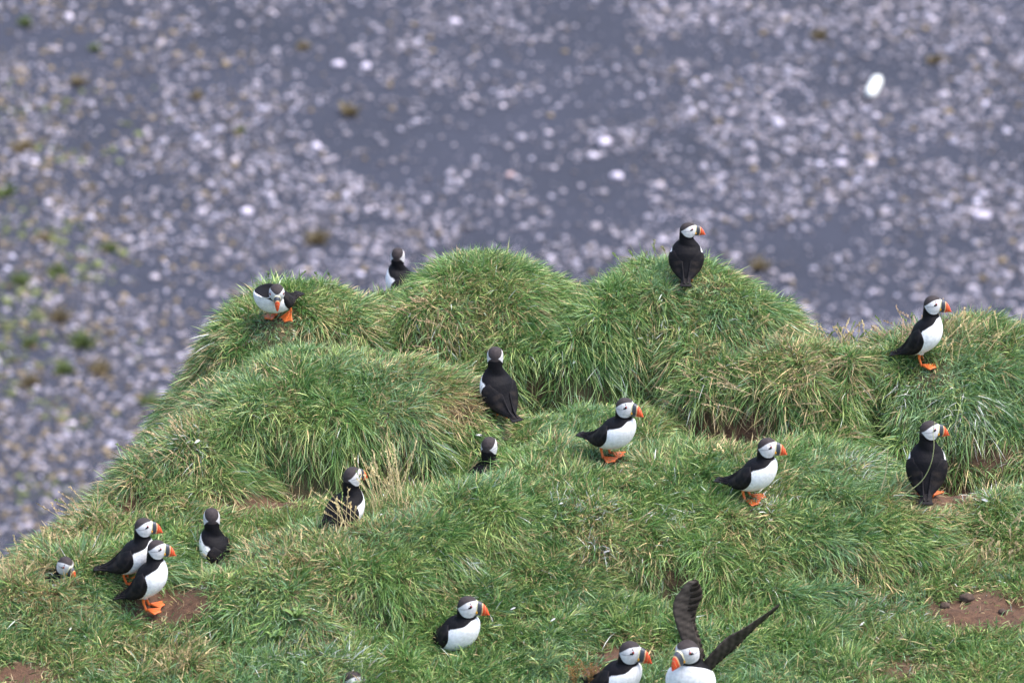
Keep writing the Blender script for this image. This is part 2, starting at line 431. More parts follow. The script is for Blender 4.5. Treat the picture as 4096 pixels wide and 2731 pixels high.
# white float
p = beach_at(874, 92)
fl = empty('float', (p[0], p[1], BZ), math.radians(-35))
mb = MB()
s = np.array([0, .02, .06, .12, .3, .5, .58, .62, .64]); rr = np.array([0.0, .05, .075, .085, .087, .085, .07, .04, 0.0])
th = np.linspace(0, 2*math.pi, 20, endpoint=False)
P = np.stack([np.outer(rr, np.cos(th)), np.outer(s-.32, np.ones(20)), np.outer(rr, np.sin(th))+0.09], -1)
mb.grid(P, (0.74, 0.77, 0.75), wrap=True); mb.build('shell', M_SHINY, fl)
mb = MB(); mb.tube([(0, .315, .09), (0, .335, .09), (0, .355, .09)], [.022, .025, .02], (.75, .78, .75), 12); mb.build('cap', M_SHINY, fl)
fl.rotation_euler[2] = math.radians(-13); fl.scale = (0.85, 1.0, 0.85)
tag(fl, 'white oblong plastic float lying on the pebble beach', 'float')

# weed clumps on the beach
def weed(px, py, r, kind):
    p = beach_at(px, py); mb = MB(); n = int(80)
    for k in range(n):
        a = random.uniform(0, 6.28); rr_ = 0.3*r*random.random()
        c0 = np.array([math.cos(a)*rr_, math.sin(a)*rr_*1.8, 0]); L = r*random.uniform(.5, 1.7)
        d = np.array([random.gauss(0, 1), random.gauss(0, 1.6), 0.5+abs(random.gauss(0, .5))]); d /= np.linalg.norm(d)
        w = np.cross(d, (random.gauss(0, 1), random.gauss(0, 1), .3)); w /= np.linalg.norm(w); w *= random.uniform(.012, .025)
        c = np.array((0.12, 0.16, 0.05) if kind == 'green' else (0.21, 0.165, 0.09))*random.uniform(.6, 1.3)
        mb.add([c0*.3-w*.6-d*.02, c0*.3+w*.6-d*.02, c0+d*L*.5+w, c0+d*L*.5-w, c0+d*L], [(0, 1, 2, 3), (3, 2, 4)], c)
    o = mb.build('beach_plant', M_FEATH, loc=(p[0], p[1], BZ)); WEEDS.append((px, py, kind, o))
WEEDS = []
for (px, py, r) in [(20, 285, .14), (82, 345, .16), (62, 372, .12), (57, 275, .12), (150, 405, .15), (26, 25, .1), (95, 50, .08),
                    (5, 195, .13), (110, 250, .08), (30, 345, .1), (120, 470, .09), (240, 132, .06)]:
    weed(px, py, r, 'green')
for (px, py, r) in [(350, 114, .13), (317, 241, .14), (30, 385, .14), (22, 150, .13), (45, 240, .1), (303, 48, .08), (78, 84, .1), (198, 98, .08), (820, 38, .11), (760, 268, .12),
                    (60, 320, .14), (100, 372, .13), (90, 190, .08), (935, 62, .1)]:
    weed(px, py, r, 'brown')
def weed_labels():
    names = ['first', 'second', 'third', 'fourth', 'fifth', 'sixth', 'seventh', 'eighth', 'ninth']
    for kind, txt in (('green', 'low green plant'), ('brown', 'ochre brown weed tuft')):
        zones = {}
        for (px, py, k, o) in WEEDS:
            if k != kind: continue
            row = 'top' if py < 130 else 'middle' if py < 300 else 'lower'
            side = 'left' if px < 400 else 'right'
            zones.setdefault((row, side), []).append((px, o))
        for (row, side), L in zones.items():
            L.sort(key=lambda q: q[0])
            for k, (px, o) in enumerate(L):
                pos = 'the only one' if len(L) == 1 else names[k]+' from the left'
                tag(o, f'{txt} among the pebbles, {pos} in the {row} {side} beach', 'plant', txt+'s on the beach')
weed_labels()

# ------------------------------------------------------------------ puffin
def zz(X, Zp): return (X-920)/4.02/1000, (1310-Zp)/3.73/1000     # profile units -> metres (x forward, z up)
RINGS = np.array([  # X, Z, a, b(mm)
    (610, 1092, 34, 13), (690, 1050, 88, 28), (800, 975, 145, 48), (900, 885, 196, 60), (985, 770, 222, 63), (1030, 662, 198, 57),
    (1045, 572, 152, 46), (1036, 492, 119, 29), (1042, 432, 120, 29), (1056, 370, 130, 31), (1064, 302, 127, 29.5), (1070, 245, 100, 22.5), (1074, 217, 55, 12.5), (1076, 209, 4, 1)], float)
def cr(P, t):
    """catmull-rom through rows of P"""
    n = len(P); i = np.clip(np.floor(t).astype(int), 0, n-2); f = (t-i)[:, None]
    p0 = P[np.clip(i-1, 0, n-1)]; p1 = P[i]; p2 = P[i+1]; p3 = P[np.clip(i+2, 0, n-1)]
    return 0.5*((2*p1)+(-p0+p2)*f+(2*p0-5*p1+4*p2-p3)*f*f+(-p0+3*p1-3*p2+p3)*f**3)
TT = np.concatenate([np.linspace(0, 6, 84, endpoint=False), np.linspace(6, 13, 116)])
RG = cr(RINGS, TT); RG[:, 2] = np.maximum(RG[:, 2], 3); RG[:, 3] = np.maximum(RG[:, 3], 0.8)
cx, cz = zz(RG[:, 0], RG[:, 1]); RC = np.stack([cx, cz], -1)
_tan = np.gradient(RC, axis=0); _tan[TT > 10] = (0.05, 1); _tan /= np.linalg.norm(_tan, axis=1)[:, None]
for _ in range(14): _tan[1:-1] = (_tan[:-2]+2*_tan[1:-1]+_tan[2:])/4
_tan /= np.linalg.norm(_tan, axis=1)[:, None]
RP = np.stack([_tan[:, 1], -_tan[:, 0]], -1)          # forward/ventral direction in the xz plane
RA = RG[:, 2]/3.87/1000; RB = RG[:, 3]/1000*(1+0.10*sstep(7, 5.5, TT))
def lateral(x, z):
    """half width of the body at profile position x, z"""
    x = np.asarray(x, float); z = np.asarray(z, float); sh = x.shape
    p = np.stack([x.ravel(), z.ravel()], -1)
    d = p[:, None, :]-RC[None]; al = np.abs((d*_tan[None]).sum(-1)); pe = (d*RP[None]).sum(-1)
    cost = al+np.maximum(np.abs(pe)-RA[None], 0)*0.6
    k = cost.argmin(1); q = pe[np.arange(len(p)), k]/RA[k]
    return (RB[k]*np.sqrt(np.clip(1-q*q, 0, 1))).reshape(sh)

def sdpoly(x, z, poly):
    poly = np.asarray(poly, float); d = np.full(x.shape, 1e9); ins = np.zeros(x.shape, bool)
    for i in range(len(poly)):
        a = poly[i]; b_ = poly[(i+1) % len(poly)]; e = b_-a
        t = np.clip(((x-a[0])*e[0]+(z-a[1])*e[1])/(e@e+1e-12), 0, 1)
        d = np.minimum(d, np.hypot(x-a[0]-t*e[0], z-a[1]-t*e[1]))
        c = ((a[1] > z) != (b_[1] > z)) & (x < (b_[0]-a[0])*(z-a[1])/(b_[1]-a[1]+1e-12)+a[0])
        ins ^= c
    return np.where(ins, -d, d)
def smooth_poly(p, n=4):
    p = np.asarray(p, float)
    for _ in range(n):
        q = np.roll(p, -1, 0); p = np.stack([0.75*p+0.25*q, 0.25*p+0.75*q], 1).reshape(-1, 2)
    return p
CHEEK = smooth_poly([(936, 348), (940, 345), (944, 341), (1010, 285), (1070, 247), (1140, 236), (1200, 260), (1240, 330), (1215, 425), (1140, 456), (1060, 452), (995, 420), (948, 362)], 3)
BREAST = smooth_poly([(1175, 478), (1105, 566), (1030, 622), (935, 660), (905, 800), (840, 950), (740, 1060), (600, 1130), (560, 1300), (1500, 1400), (1500, 480), (1300, 440)], 3)
C_BLACK = np.array([0.0040, 0.0036, 0.0055]); C_CROWN = np.array([0.042, 0.034, 0.035]); C_CHEEK = np.array([0.58, 0.57, 0.58]); C_WHITE = np.array([0.80, 0.79, 0.80])
HIP = np.array(zz(900, 1130))
P55 = np.array([RC[np.argmin(abs(TT-5.5)), 0], RC[np.argmin(abs(TT-5.5)), 1]])
NECK = np.array([RC[np.argmin(abs(TT-7.6)), 0], RC[np.argmin(abs(TT-7.6)), 1]])

def body_mesh():
    n = 84; ang = np.linspace(0, 2*math.pi, n, endpoint=False)
    ca, sa = np.cos(ang), np.sin(ang)
    x = RC[:, 0:1]+RP[:, 0:1]*RA[:, None]*ca[None]; z = RC[:, 1:2]+RP[:, 1:2]*RA[:, None]*ca[None]; y = RB[:, None]*sa[None]
    P = np.stack([x, y, z], -1); T = np.repeat(TT[:, None], n, 1)
    # colours in profile units
    Xp = x*1000*4.02+920; Zp = 1310-z*1000*3.73
    wob = 6*np.sin(ang*7)[None]*np.ones_like(Xp)
    wW = sstep(5, -5, sdpoly(Xp, Zp+wob*1.2, BREAST)); wC = sstep(4, -4, sdpoly(Xp, Zp, CHEEK))*sstep(6.9, 7.1, T)
    crown = sstep(392, 380, Zp)*sstep(7.5, 7.8, T)
    col = C_BLACK*(1-crown[..., None])+C_CROWN*crown[..., None]
    grey = sstep(8, 3, np.abs(Zp-(352-0.16*(Xp-930))))*sstep(955, 990, Xp)*sstep(1115, 1095, Xp)*0.55
    chin = sstep(40, 0, np.hypot(Xp-1165, (Zp-440)*1.3))*0.5
    ck = C_CHEEK*(1-grey[..., None])*(1-chin[..., None])+np.array([.12, .10, .13])*grey[..., None]+np.array([.2, .19, .2])*chin[..., None]
    col = col*(1-wC[..., None])+ck*wC[..., None]
    wW = wW*sstep(6.8, 6.4, T)
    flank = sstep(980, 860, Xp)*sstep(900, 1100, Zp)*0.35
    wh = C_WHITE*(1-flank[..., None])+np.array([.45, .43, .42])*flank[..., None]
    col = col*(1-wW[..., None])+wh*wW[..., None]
    return P, T, col
BODY_P, BODY_T, BODY_C = body_mesh()

def rot2(v, a):      # rotation in the xz plane; positive a = lean forward
    c, s_ = np.cos(a), np.sin(a)
    return np.stack([v[..., 0]*c+v[..., 2]*s_, v[..., 1], -v[..., 0]*s_+v[..., 2]*c], -1)
class Pose:
    def __init__(s, lean=0, hyaw=0, hpitch=0, neck=0.0, fwd=0.0, hroll=0.0, drop=None, side=0.0):
        s.side = side
        s.drop = 0.013+0.0005*lean if drop is None else drop
        s.lean = math.radians(lean); s.hy = math.radians(hyaw); s.hp = math.radians(hpitch); s.neck = neck; s.fwd = fwd; s.hr = math.radians(hroll)
    def xf(s, P, T):
        """P (...,3) rest points, T same leading shape (ring parameter; 0 for body-bound, 9 for head-bound)"""
        P = np.asarray(P, float); T = np.broadcast_to(np.asarray(T, float), P.shape[:-1])
        piv = np.array([P55[0], 0, P55[1]]); hip = np.array([HIP[0], 0, HIP[1]])
        piv2 = hip+rot2(piv-hip, np.array(s.lean))
        w = 1-sstep(5, 7.2, T)
        Q = piv2+rot2(P-piv, s.lean*w)
        wh = sstep(5.6, 8.0, T)
        Q = Q+wh[..., None]*np.array([s.fwd, s.side, s.neck])
        Q[..., 2] -= s.drop
        nk = np.array([NECK[0], 0, NECK[1]])-piv+piv2+np.array([s.fwd, s.side, s.neck-s.drop])
        D = Q-nk; D = rot2(D, s.hp*wh)
        a = s.hr*wh; c, q = np.cos(a), np.sin(a)
        D = np.stack([D[..., 0], D[..., 1]*c-D[..., 2]*q, D[..., 1]*q+D[..., 2]*c], -1)
        a = s.hy*wh; c, q = np.cos(a), np.sin(a)
        D = np.stack([D[..., 0]*c-D[..., 1]*q, D[..., 0]*q+D[..., 1]*c, D[..., 2]], -1)
        return nk+D

def poly1(pts, t):
    pts = np.asarray(pts, float); return cr(pts, np.asarray(t)*(len(pts)-1))
def bill_mb():
    mb = MB(); S, N = 44, 32
    s = np.linspace(0, 1, S); top = poly1([(1180, 258), (1236, 272), (1288, 312), (1328, 372), (1346, 430)], s); bot = poly1([(1140, 448), (1200, 450), (1260, 448), (1312, 444), (1344, 436)], s)
    ph = np.linspace(0, 2*math.pi, N, endpoint=False); P = np.zeros((S, N, 3)); C = np.zeros((S, N, 3))
    w = 0.0135*(1-s)**0.75*0.95+0.0022
    for i in range(S):
        for j in range(N):
            t = 0.5-0.5*math.cos(ph[j]); tt = t
            X = bot[i, 0]*(1-tt)+top[i, 0]*tt; Zq = bot[i, 1]*(1-tt)+top[i, 1]*tt
            x, z = zz(X, Zq); sn = math.sin(ph[j]); y = w[i]*math.copysign(abs(sn)**0.7, sn)
            groove = 0.0006 if (abs(s[i]-.62) < .03 or abs(s[i]-.8) < .03) else 0
            P[i, j] = (x, y-math.copysign(groove, y), z)
            q = s[i]+0.10*(t-0.5)**2*2-0.03*(1-t)
            bands = [(-1, (0.80, 0.72, 0.45)), (0.14, (0.055, 0.060, 0.075)), (0.40, (0.72, 0.42, 0.20)), (0.46, (0.66, 0.070, 0.022)), (0.60, (0.60, 0.22, 0.09)), (0.64, (0.66, 0.068, 0.020)), (0.78, (0.60, 0.20, 0.08)), (0.81, (0.68, 0.07, 0.02))]
            c = np.array(bands[0][1])
            for (b0, cc_) in bands[1:]:
                ww = float(sstep(b0-0.012, b0+0.012, q)); c = c*(1-ww)+np.array(cc_)*ww
            c = c*(1-0.5*math.exp(-((t-0.30)/0.035)**2)*(q > 0.1))
            C[i, j] = c
    mb.grid(P, C, wrap=True)
    x, z = zz(1345, 434); mb.ellipsoid((x, 0, z), (0.003, 0.003, 0.003), (0.6, 0.06, 0.03), 6, 8)
    for sg in (1, -1):
        x, z = zz(1182, 392); yy = float(lateral(np.array([x-0.004]), np.array([z]))[0])
        mb.ellipsoid((x+0.001, sg*max(yy*0.55, 0.0115), z), (0.0040, 0.0030, 0.0070), (0.75, 0.36, 0.03), 7, 10)
    return mb
def eye_mb(sg):
    mb = MB(); x, z = zz(1118, 302); y = float(lateral(np.array([x]), np.array([z]))[0])
    mb.ellipsoid((x, sg*(y-0.0006), z), (0.0050, 0.0022, 0.0050), (0.35, 0.03, 0.02), 8, 12)
    mb.ellipsoid((x, sg*(y+0.0004), z), (0.0037, 0.0024, 0.0037), (0.006, 0.005, 0.006), 8, 12)
    tri = [(1108, 250), (1138, 300), (1122, 322), (1085, 322)]
    v = []
    for (a, b_) in tri:
        q = zz(a, b_); yy = float(lateral(np.array([q[0]]), np.array([q[1]]))[0]); v += [(q[0], sg*(yy+.0012), q[1]), (q[0], sg*(yy-.002), q[1])]
    f = [(0, 2, 4, 6), (1, 7, 5, 3)]+[(2*k, 2*k+1, (2*k+3) % 8, (2*k+2) % 8) for k in range(4)]
    mb.add(v, f, (0.045, 0.03, 0.05))
    return mb
def wing_mb(sg):
    mb = MB(); U, W = 30, 14
    u = np.linspace(0, 1, U)
    top = poly1([(895, 640), (800, 710), (715, 830), (640, 950), (560, 1040), (455, 1105)], u)
    bot = poly1([(955, 700), (990, 805), (945, 940), (845, 1055), (700, 1118), (470, 1125)], u)
    v = np.linspace(0, 1, W); A = np.zeros((U, W, 3)); B = np.zeros((U, W, 3)); C = np.zeros((U, W, 3))
    for i in range(U):
        X = top[i, 0]*(1-v)+bot[i, 0]*v; Zq = top[i, 1]*(1-v)+bot[i, 1]*v
        x, z = zz(X, Zq); y = lateral(x, z)
        y = np.maximum(y, 0.016*(1-u[i])+0.007)
        prof = np.sin(math.pi*np.clip(v, 0.02, 0.98))**0.5*(0.0065 if 0.03 < u[i] < 0.97 else 0.002)
        A[i, :, 0] = x; A[i, :, 1] = sg*(y+prof+0.0012*np.sin(v*22+u[i]*3)*(u[i] > .45)); A[i, :, 2] = z
        B[i, :, 0] = x; B[i, :, 1] = sg*(y-0.004); B[i, :, 2] = z
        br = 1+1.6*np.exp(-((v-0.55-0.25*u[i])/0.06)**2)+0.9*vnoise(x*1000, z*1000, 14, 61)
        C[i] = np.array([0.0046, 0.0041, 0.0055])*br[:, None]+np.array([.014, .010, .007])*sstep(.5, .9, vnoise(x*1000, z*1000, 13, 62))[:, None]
        if u[i] > .6: C[i] += np.array([.004, .0032, .003])
    mb.shell(A, B, C)
    return mb
def tail_mb():
    mb = MB(); U, W = 10, 11; A = np.zeros((U, W, 3)); B = A.copy()
    for i in range(U):
        u = i/(U-1); X = 640-u*225; Zq = 1080+u*62
        for j in range(W):
            v = j/(W-1)*2-1; x, z = zz(X-10*(1-v*v)*u+((j % 2)*6*u), Zq); y = v*(0.013+0.013*u)
            th = 0.008*(1-u)+0.0022
            A[i, j] = (x, y, z+th*(1-0.6*v*v)); B[i, j] = (x, y, z-th*(1-0.6*v*v))
    mb.shell(A, B, (0.012, 0.0105, 0.012)); return mb
def leg_mb(sg, lift=0.0, fwd=0.0, splay=8, hipz=None):
    mb = MB(); oc = np.array([0.70, 0.15, 0.03]); y0 = sg*0.021
    hz = hipz if hipz else 0.062
    top = np.array([-0.006, y0, hz]); kn = np.array([-0.008+fwd*.6, y0, 0.035+lift]); an = np.array([0.002+fwd, y0*1.15, 0.006+lift])
    mb.tube([top+np.array([.004, 0, .004]), top+np.array([.002, 0, -.008]), (top*.6+kn*.4)+np.array([.001, 0, -.002])], [.016, .014, .006], (.55, .54, .54), 12)
    mb.tube([top, (top+kn)/2, kn, (kn+an)/2, an, an+np.array([0.004, 0, -.003])], [.0085, .0065, .0052, .0045, .005, .004], oc, 10)
    a0 = math.radians(sg*splay); R = np.array([[math.cos(a0), -math.sin(a0), 0], [math.sin(a0), math.cos(a0), 0], [0, 0, 1]])
    U, W = 9, 13; A = np.zeros((U, W, 3)); B = A.copy(); C = np.zeros((U, W, 3))
    for i in range(U):
        u = i/(U-1)
        for j in range(W):
            v = j/(W-1)*2-1; toe = abs(math.cos(math.pi*v)) ** 6        # ridges at v=-1,0,1
            ln = 0.054*(0.88+0.12*toe+0.04*(1-abs(v)))
            a = v*math.radians(35); r = 0.004+u*ln
            zt = 0.0045*(1-u*.6)*(0.35+0.65*toe)+0.001
            q = np.array([r*math.cos(a), r*math.sin(a), 0.0])
            A[i, j] = q+[0, 0, zt+0.0035*math.sin(u*math.pi*.5)*0]; B[i, j] = q-[0, 0, 0.002]
            C[i, j] = oc*(1.0 if toe > .4 else 0.8)
    if lift: 
        tl = math.radians(35); Rt = np.array([[math.cos(tl), 0, math.sin(tl)], [0, 1, 0], [-math.sin(tl), 0, math.cos(tl)]]); A = A @ Rt.T; B = B @ Rt.T
    mb.shell(A @ R.T+an, B @ R.T+an, C)
    for v in (-1, 0, 1):                                               # claws
        a = v*math.radians(35); q = R @ np.array([0.057*math.cos(a), 0.056*math.sin(a), 0.001])+an
        if not lift: mb.ellipsoid(q, (0.004, 0.0018, 0.0018), (0.03, 0.02, 0.02), 5, 6)
    return mb
FEET = []     # visible feet: blades are kept short here
BIRDS = []
_cache = {}
def puffin(loc, yaw, pose, label, scale=1.0, lift=None, feet=True, wings=True, wide=1.0):
    yaw = math.radians(yaw); r = empty('puffin', (loc[0], loc[1], loc[2]+0.004), yaw); r.scale = (scale, scale*wide, scale)
    tag(r, label, 'puffin', 'puffins on the grassy cliff top')
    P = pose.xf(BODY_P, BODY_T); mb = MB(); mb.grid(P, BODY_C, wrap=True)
    n = P.shape[1]; S = len(TT)
    mb.add([P[0].mean(0)], [], C_BLACK); mb.add([P[-1].mean(0)], [], C_CROWN); a = S*n; b_ = a+1
    mb.f += [(a, (j+1) % n, j) for j in range(n)]+[(b_, (S-1)*n+j, (S-1)*n+(j+1) % n) for j in range(n)]
    mb.build('body', M_BIRD, r)
    bill_mb().build('bill', M_BILL, r, lambda v: pose.xf(v, 9.0))
    for sg in (1, -1): eye_mb(sg).build('eye', M_EYE, r, lambda v: pose.xf(v, 9.0))
    if wings:
        for sg in (1, -1): wing_mb(sg).build('wing', M_BIRD, r, lambda v: pose.xf(v, 0.0))
    tail_mb().build('tail', M_BIRD, r, lambda v: pose.xf(v, 0.0))
    for sg in (1, -1):
        lf = 0.0; fw = 0.0
        if lift and sg == lift[0]: lf, fw = lift[1], lift[2]
        leg_mb(sg, lf, fw).build('leg', M_LEG, r)
    if feet: FEET.append((loc[0]+0.03*math.cos(yaw), loc[1]+0.02*math.sin(yaw)-0.05, 0.095))
    BIRDS.append((loc[0], loc[1], yaw))
    return r

G = ground_at
def crown_row(loc, yaw, pose, k):
    P = pose.xf(BODY_P[-24:], BODY_T[-24:]).reshape(-1, 3)*k; a = math.radians(yaw); c, q = math.cos(a), math.sin(a)
    W = np.stack([P[:, 0]*c-P[:, 1]*q, P[:, 0]*q+P[:, 1]*c, P[:, 2]], -1)+loc
    return project(W)[1].min()
def standing(spot, crown, yaw, pose, label, **kw):
    """feet on the ground seen at this pixel, size such that the crown reaches its row"""
    loc = G(*spot); lo, hi = 0.7, 1.4
    for _ in range(18):
        m = (lo+hi)/2
        if crown_row(loc, yaw, pose, m) > crown: lo = m
        else: hi = m
    print('BIRD', label[:30], 'scale %.2f' % lo)
    return puffin(loc, yaw, pose, label, lo, **kw)
def sunk(spot, crown, yaw, pose, k, label, back=0.03, clear=0.0, **kw):
    """bird standing in a hollow: body rises from the ground seen at this pixel, crown at its row"""
    loc = G(*spot); loc[1] += back; z0 = loc[2]; lo, hi = -0.5, 0.1
    for _ in range(20):
        m = (lo+hi)/2
        if crown_row(loc+np.array([0, 0, m]), yaw, pose, k) > crown: lo = m
        else: hi = m
    loc[2] += lo; print('BIRD', label[:30], 'sink %.3f' % lo)
    if clear: FEET.append((loc[0], loc[1]-0.05-clear*0.5, clear))
    return puffin(loc, yaw, pose, label, k, feet=False, **kw)
standing((922, 365), 296, -14, Pose(0, 8, 0, .004), 'puffin upright in profile on the far right mound, white breast and both orange feet showing')
standing((606, 457), 398, -34, Pose(20, 10, 0, -0.004), 'puffin in profile on both orange legs, alone in the middle of the slope')
standing((747, 500), 438, -24, Pose(17, 20, 0, -0.006), 'puffin in profile on the round dark green mound right of centre, one foot ahead')
standing((686, 283), 223, 88, Pose(-2, -84, 0, 0.012), 'black backed puffin on the highest mound top, seen from behind, head turned right', wide=1.16, feet=False)
standing((501, 421), 347, 122, Pose(6, -34, 2, 0.016), 'puffin seen from behind in the centre, grey nape and scuffed brownish back', wide=1.05)
standing((926, 498), 421, 86, Pose(-4, -76, 0, 0.014), 'puffin seen from behind, head turned right, thin grass stem crossing its back', wide=1.06)
standing((127, 583), 518, -6, Pose(14, 12, 0, 0.004), 'rear puffin of the pair at lower left, partly hidden by its neighbour')
standing((147, 609), 540, -10, Pose(2, 14, 2, 0.0), 'front puffin of the pair at lower left, beside bare brown soil')
puffin(G(281, 318), -130, Pose(26, 44, 34, -0.048, -0.014, side=0.044), 'stooping puffin on the far left mound, head down and one orange foot lifted', 0.98, lift=(1, 0.020, -0.035))
sunk((403, 284), 248, 146, Pose(0, -66, 0), 0.98, clear=0.05, label= 'puffin seen from behind, mostly hidden behind the middle back mound', back=0.05)
sunk((482, 481), 437, 62, Pose(10, 6, 0, 0.01), 1.0, clear=0.08, label= 'puffin sunk behind the grass ridge in the centre, only nape and shoulders showing')
sunk((336, 533), 467, 44, Pose(20, -2, 0, 0.012), 1.02, clear=0.0, label= 'puffin half hidden behind tall dry grass stems, facing away to the right', back=0.05)
sunk((221, 556), 508, 152, Pose(4, -56, 0, 0.01), 1.0, clear=0.09, label= 'puffin with grey nape seen from behind, lower body hidden, beside pale bare soil')
sunk((448, 645), 596, -32, Pose(18, 24, 0, -0.012), 1.10, clear=0.05, label= 'puffin crouching low in the near grass with hidden feet, lower centre')
sunk((607, 696), 641, -32, Pose(20, 18, 4, -0.012), 1.14, clear=0.08, label= 'puffin cut by the bottom edge, left neighbour of the flapping puffin')
sunk((47, 574), 557, -30, Pose(20, -14, 26, 0.0), 0.92, label='puffin with only its white face and orange bill poking from a burrow', back=0.0)
sunk((328, 684), 671, -10, Pose(20, 0, 5, 0.0), 1.08, label='puffin at the bottom edge, only crown and red bill tip above the grass')

# the flapping puffin
q = G(695, 716)
FY = -98
fb = sunk((691, 712), 640, FY, Pose(0, -34, 16, -0.004, 0.002), 1.16, 'puffin facing the viewer with both dark wings raised high, cut by the bottom edge', wings=False)
fb.scale = (1.16, 1.30, 1.16); fb.location.z -= 0.0
def open_wing(base, lead, trail, normal, mat):
    """feathered wing: lead / trail are 3D polylines in metres; plates overlap from root to tip"""
    mb = MB(); U, W = 26, 10; u = np.linspace(0, 1, U); L = poly1(lead, u); T_ = poly1(trail, u); n = np.array(normal, float); n /= np.linalg.norm(n)
    v = np.linspace(0, 1, W)
    A = L[:, None]*(1-v[None, :, None])+(L[:, None]*0.12+T_[:, None]*0.88)*v[None, :, None]
    th = (0.0055*(1-u)+0.0012)[:, None]*np.sin(math.pi*np.clip(v*0.8+0.12, 0, 1))[None]
    cc = np.array([0.018, 0.015, 0.013])*(1+1.1*vnoise(u[:, None]*9, v[None]*5, 1, 33))[..., None]*(1+1.3*u[:, None, None])*(1+0.55*np.sin(u[:, None]*55+v[None]*7))[..., None]
    mb.shell(A+n*th[..., None], A-n*th[..., None], cc)
    K = 21
    for k in range(K):
        t = k/(K-1); a = poly1(lead, np.array([min(0.90, 0.10+0.80*t)]))[0]; b1 = poly1(trail, np.array([min(1.0, 0.06+0.96*t)]))[0]
        a = a*0.45+b1*0.55; d = b1-a; Ln = np.linalg.norm(d); d /= Ln; w = np.cross(d, n); w /= np.linalg.norm(w)
        m = 8; s_ = np.linspace(0, 1.06, m); wd = 0.0100*(0.5+0.6*np.sin(np.clip(s_, 0, 1)*2.6+0.3)); wd[-1] = 0.0012
        off = n*(0.0005*((k % 3)-1))
        G1 = np.stack([a+d*Ln*si+off-w*x_*wi-n*0.0005*x_*x_ for si, wi in zip(s_, wd) for x_ in (-1, 0, 1)]).reshape(m, 3, 3)
        c = np.array([0.022, 0.017, 0.014])*(0.6+1.3*(k % 2))*(1+0.8*t)
        mb.shell(G1+n*0.0006, G1-n*0.0006, c)
    return mb
def cam_off(px, py, depth, ref):
    """offset in metres from ref pixel, in the upright plane facing the viewer, plus depth away"""
    s_ = FRAME_W/1024*0.965
    return np.array([(px-ref[0])*s_, depth, -(py-ref[1])*s_/CP*0.97+depth*0-0])
def to_local(pts, root):
    c, s_ = math.cos(-root.rotation_euler[2]), math.sin(-root.rotation_euler[2]); k = np.array(root.scale)
    off = G(695, 716)-np.array(root.location)
    return [np.array([(p_[0]+off[0])*c-(p_[1]+off[1])*s_, (p_[0]+off[0])*s_+(p_[1]+off[1])*c, p_[2]+off[2]])/k for p_ in pts]
REF = (695, 716)
lead = [cam_off(*a, REF) for a in [(688, 664, .01), (682, 644, .03), (677, 630, .035), (673.5, 616, .045), (676, 604, .055), (688, 589, .065)]]
trail = [cam_off(*a, REF) for a in [(705, 666, .045), (700, 648, .06), (695, 632, .07), (696, 618, .08), (701, 603, .08), (697, 590, .07)]]
nrm = np.cross(lead[3]-lead[1], trail[2]-lead[2])
c, s_ = math.cos(-fb.rotation_euler[2]), math.sin(-fb.rotation_euler[2])
def nl(n): return np.array([n[0]*c-n[1]*s_, n[0]*s_+n[1]*c, n[2]])
open_wing(None, to_local(lead, fb), to_local(trail, fb), nl(nrm), None).build('wing', M_BIRD, fb)
lead = [cam_off(*a, REF) for a in [(699, 669, .02), (713, 653, .03), (725, 643, .05), (739, 636, .06), (754, 628, .08), (773, 617, .10)]]
trail = [cam_off(*a, REF) for a in [(706, 680, .05), (719, 670, .08), (733, 660, .10), (746, 647, .11), (760, 634, .12), (774, 620, .12)]]
nrm = np.cross(lead[3]-lead[1], trail[2]-lead[2])
open_wing(None, to_local(lead, fb), to_local(trail, fb), nl(nrm), None).build('wing', M_BIRD, fb)

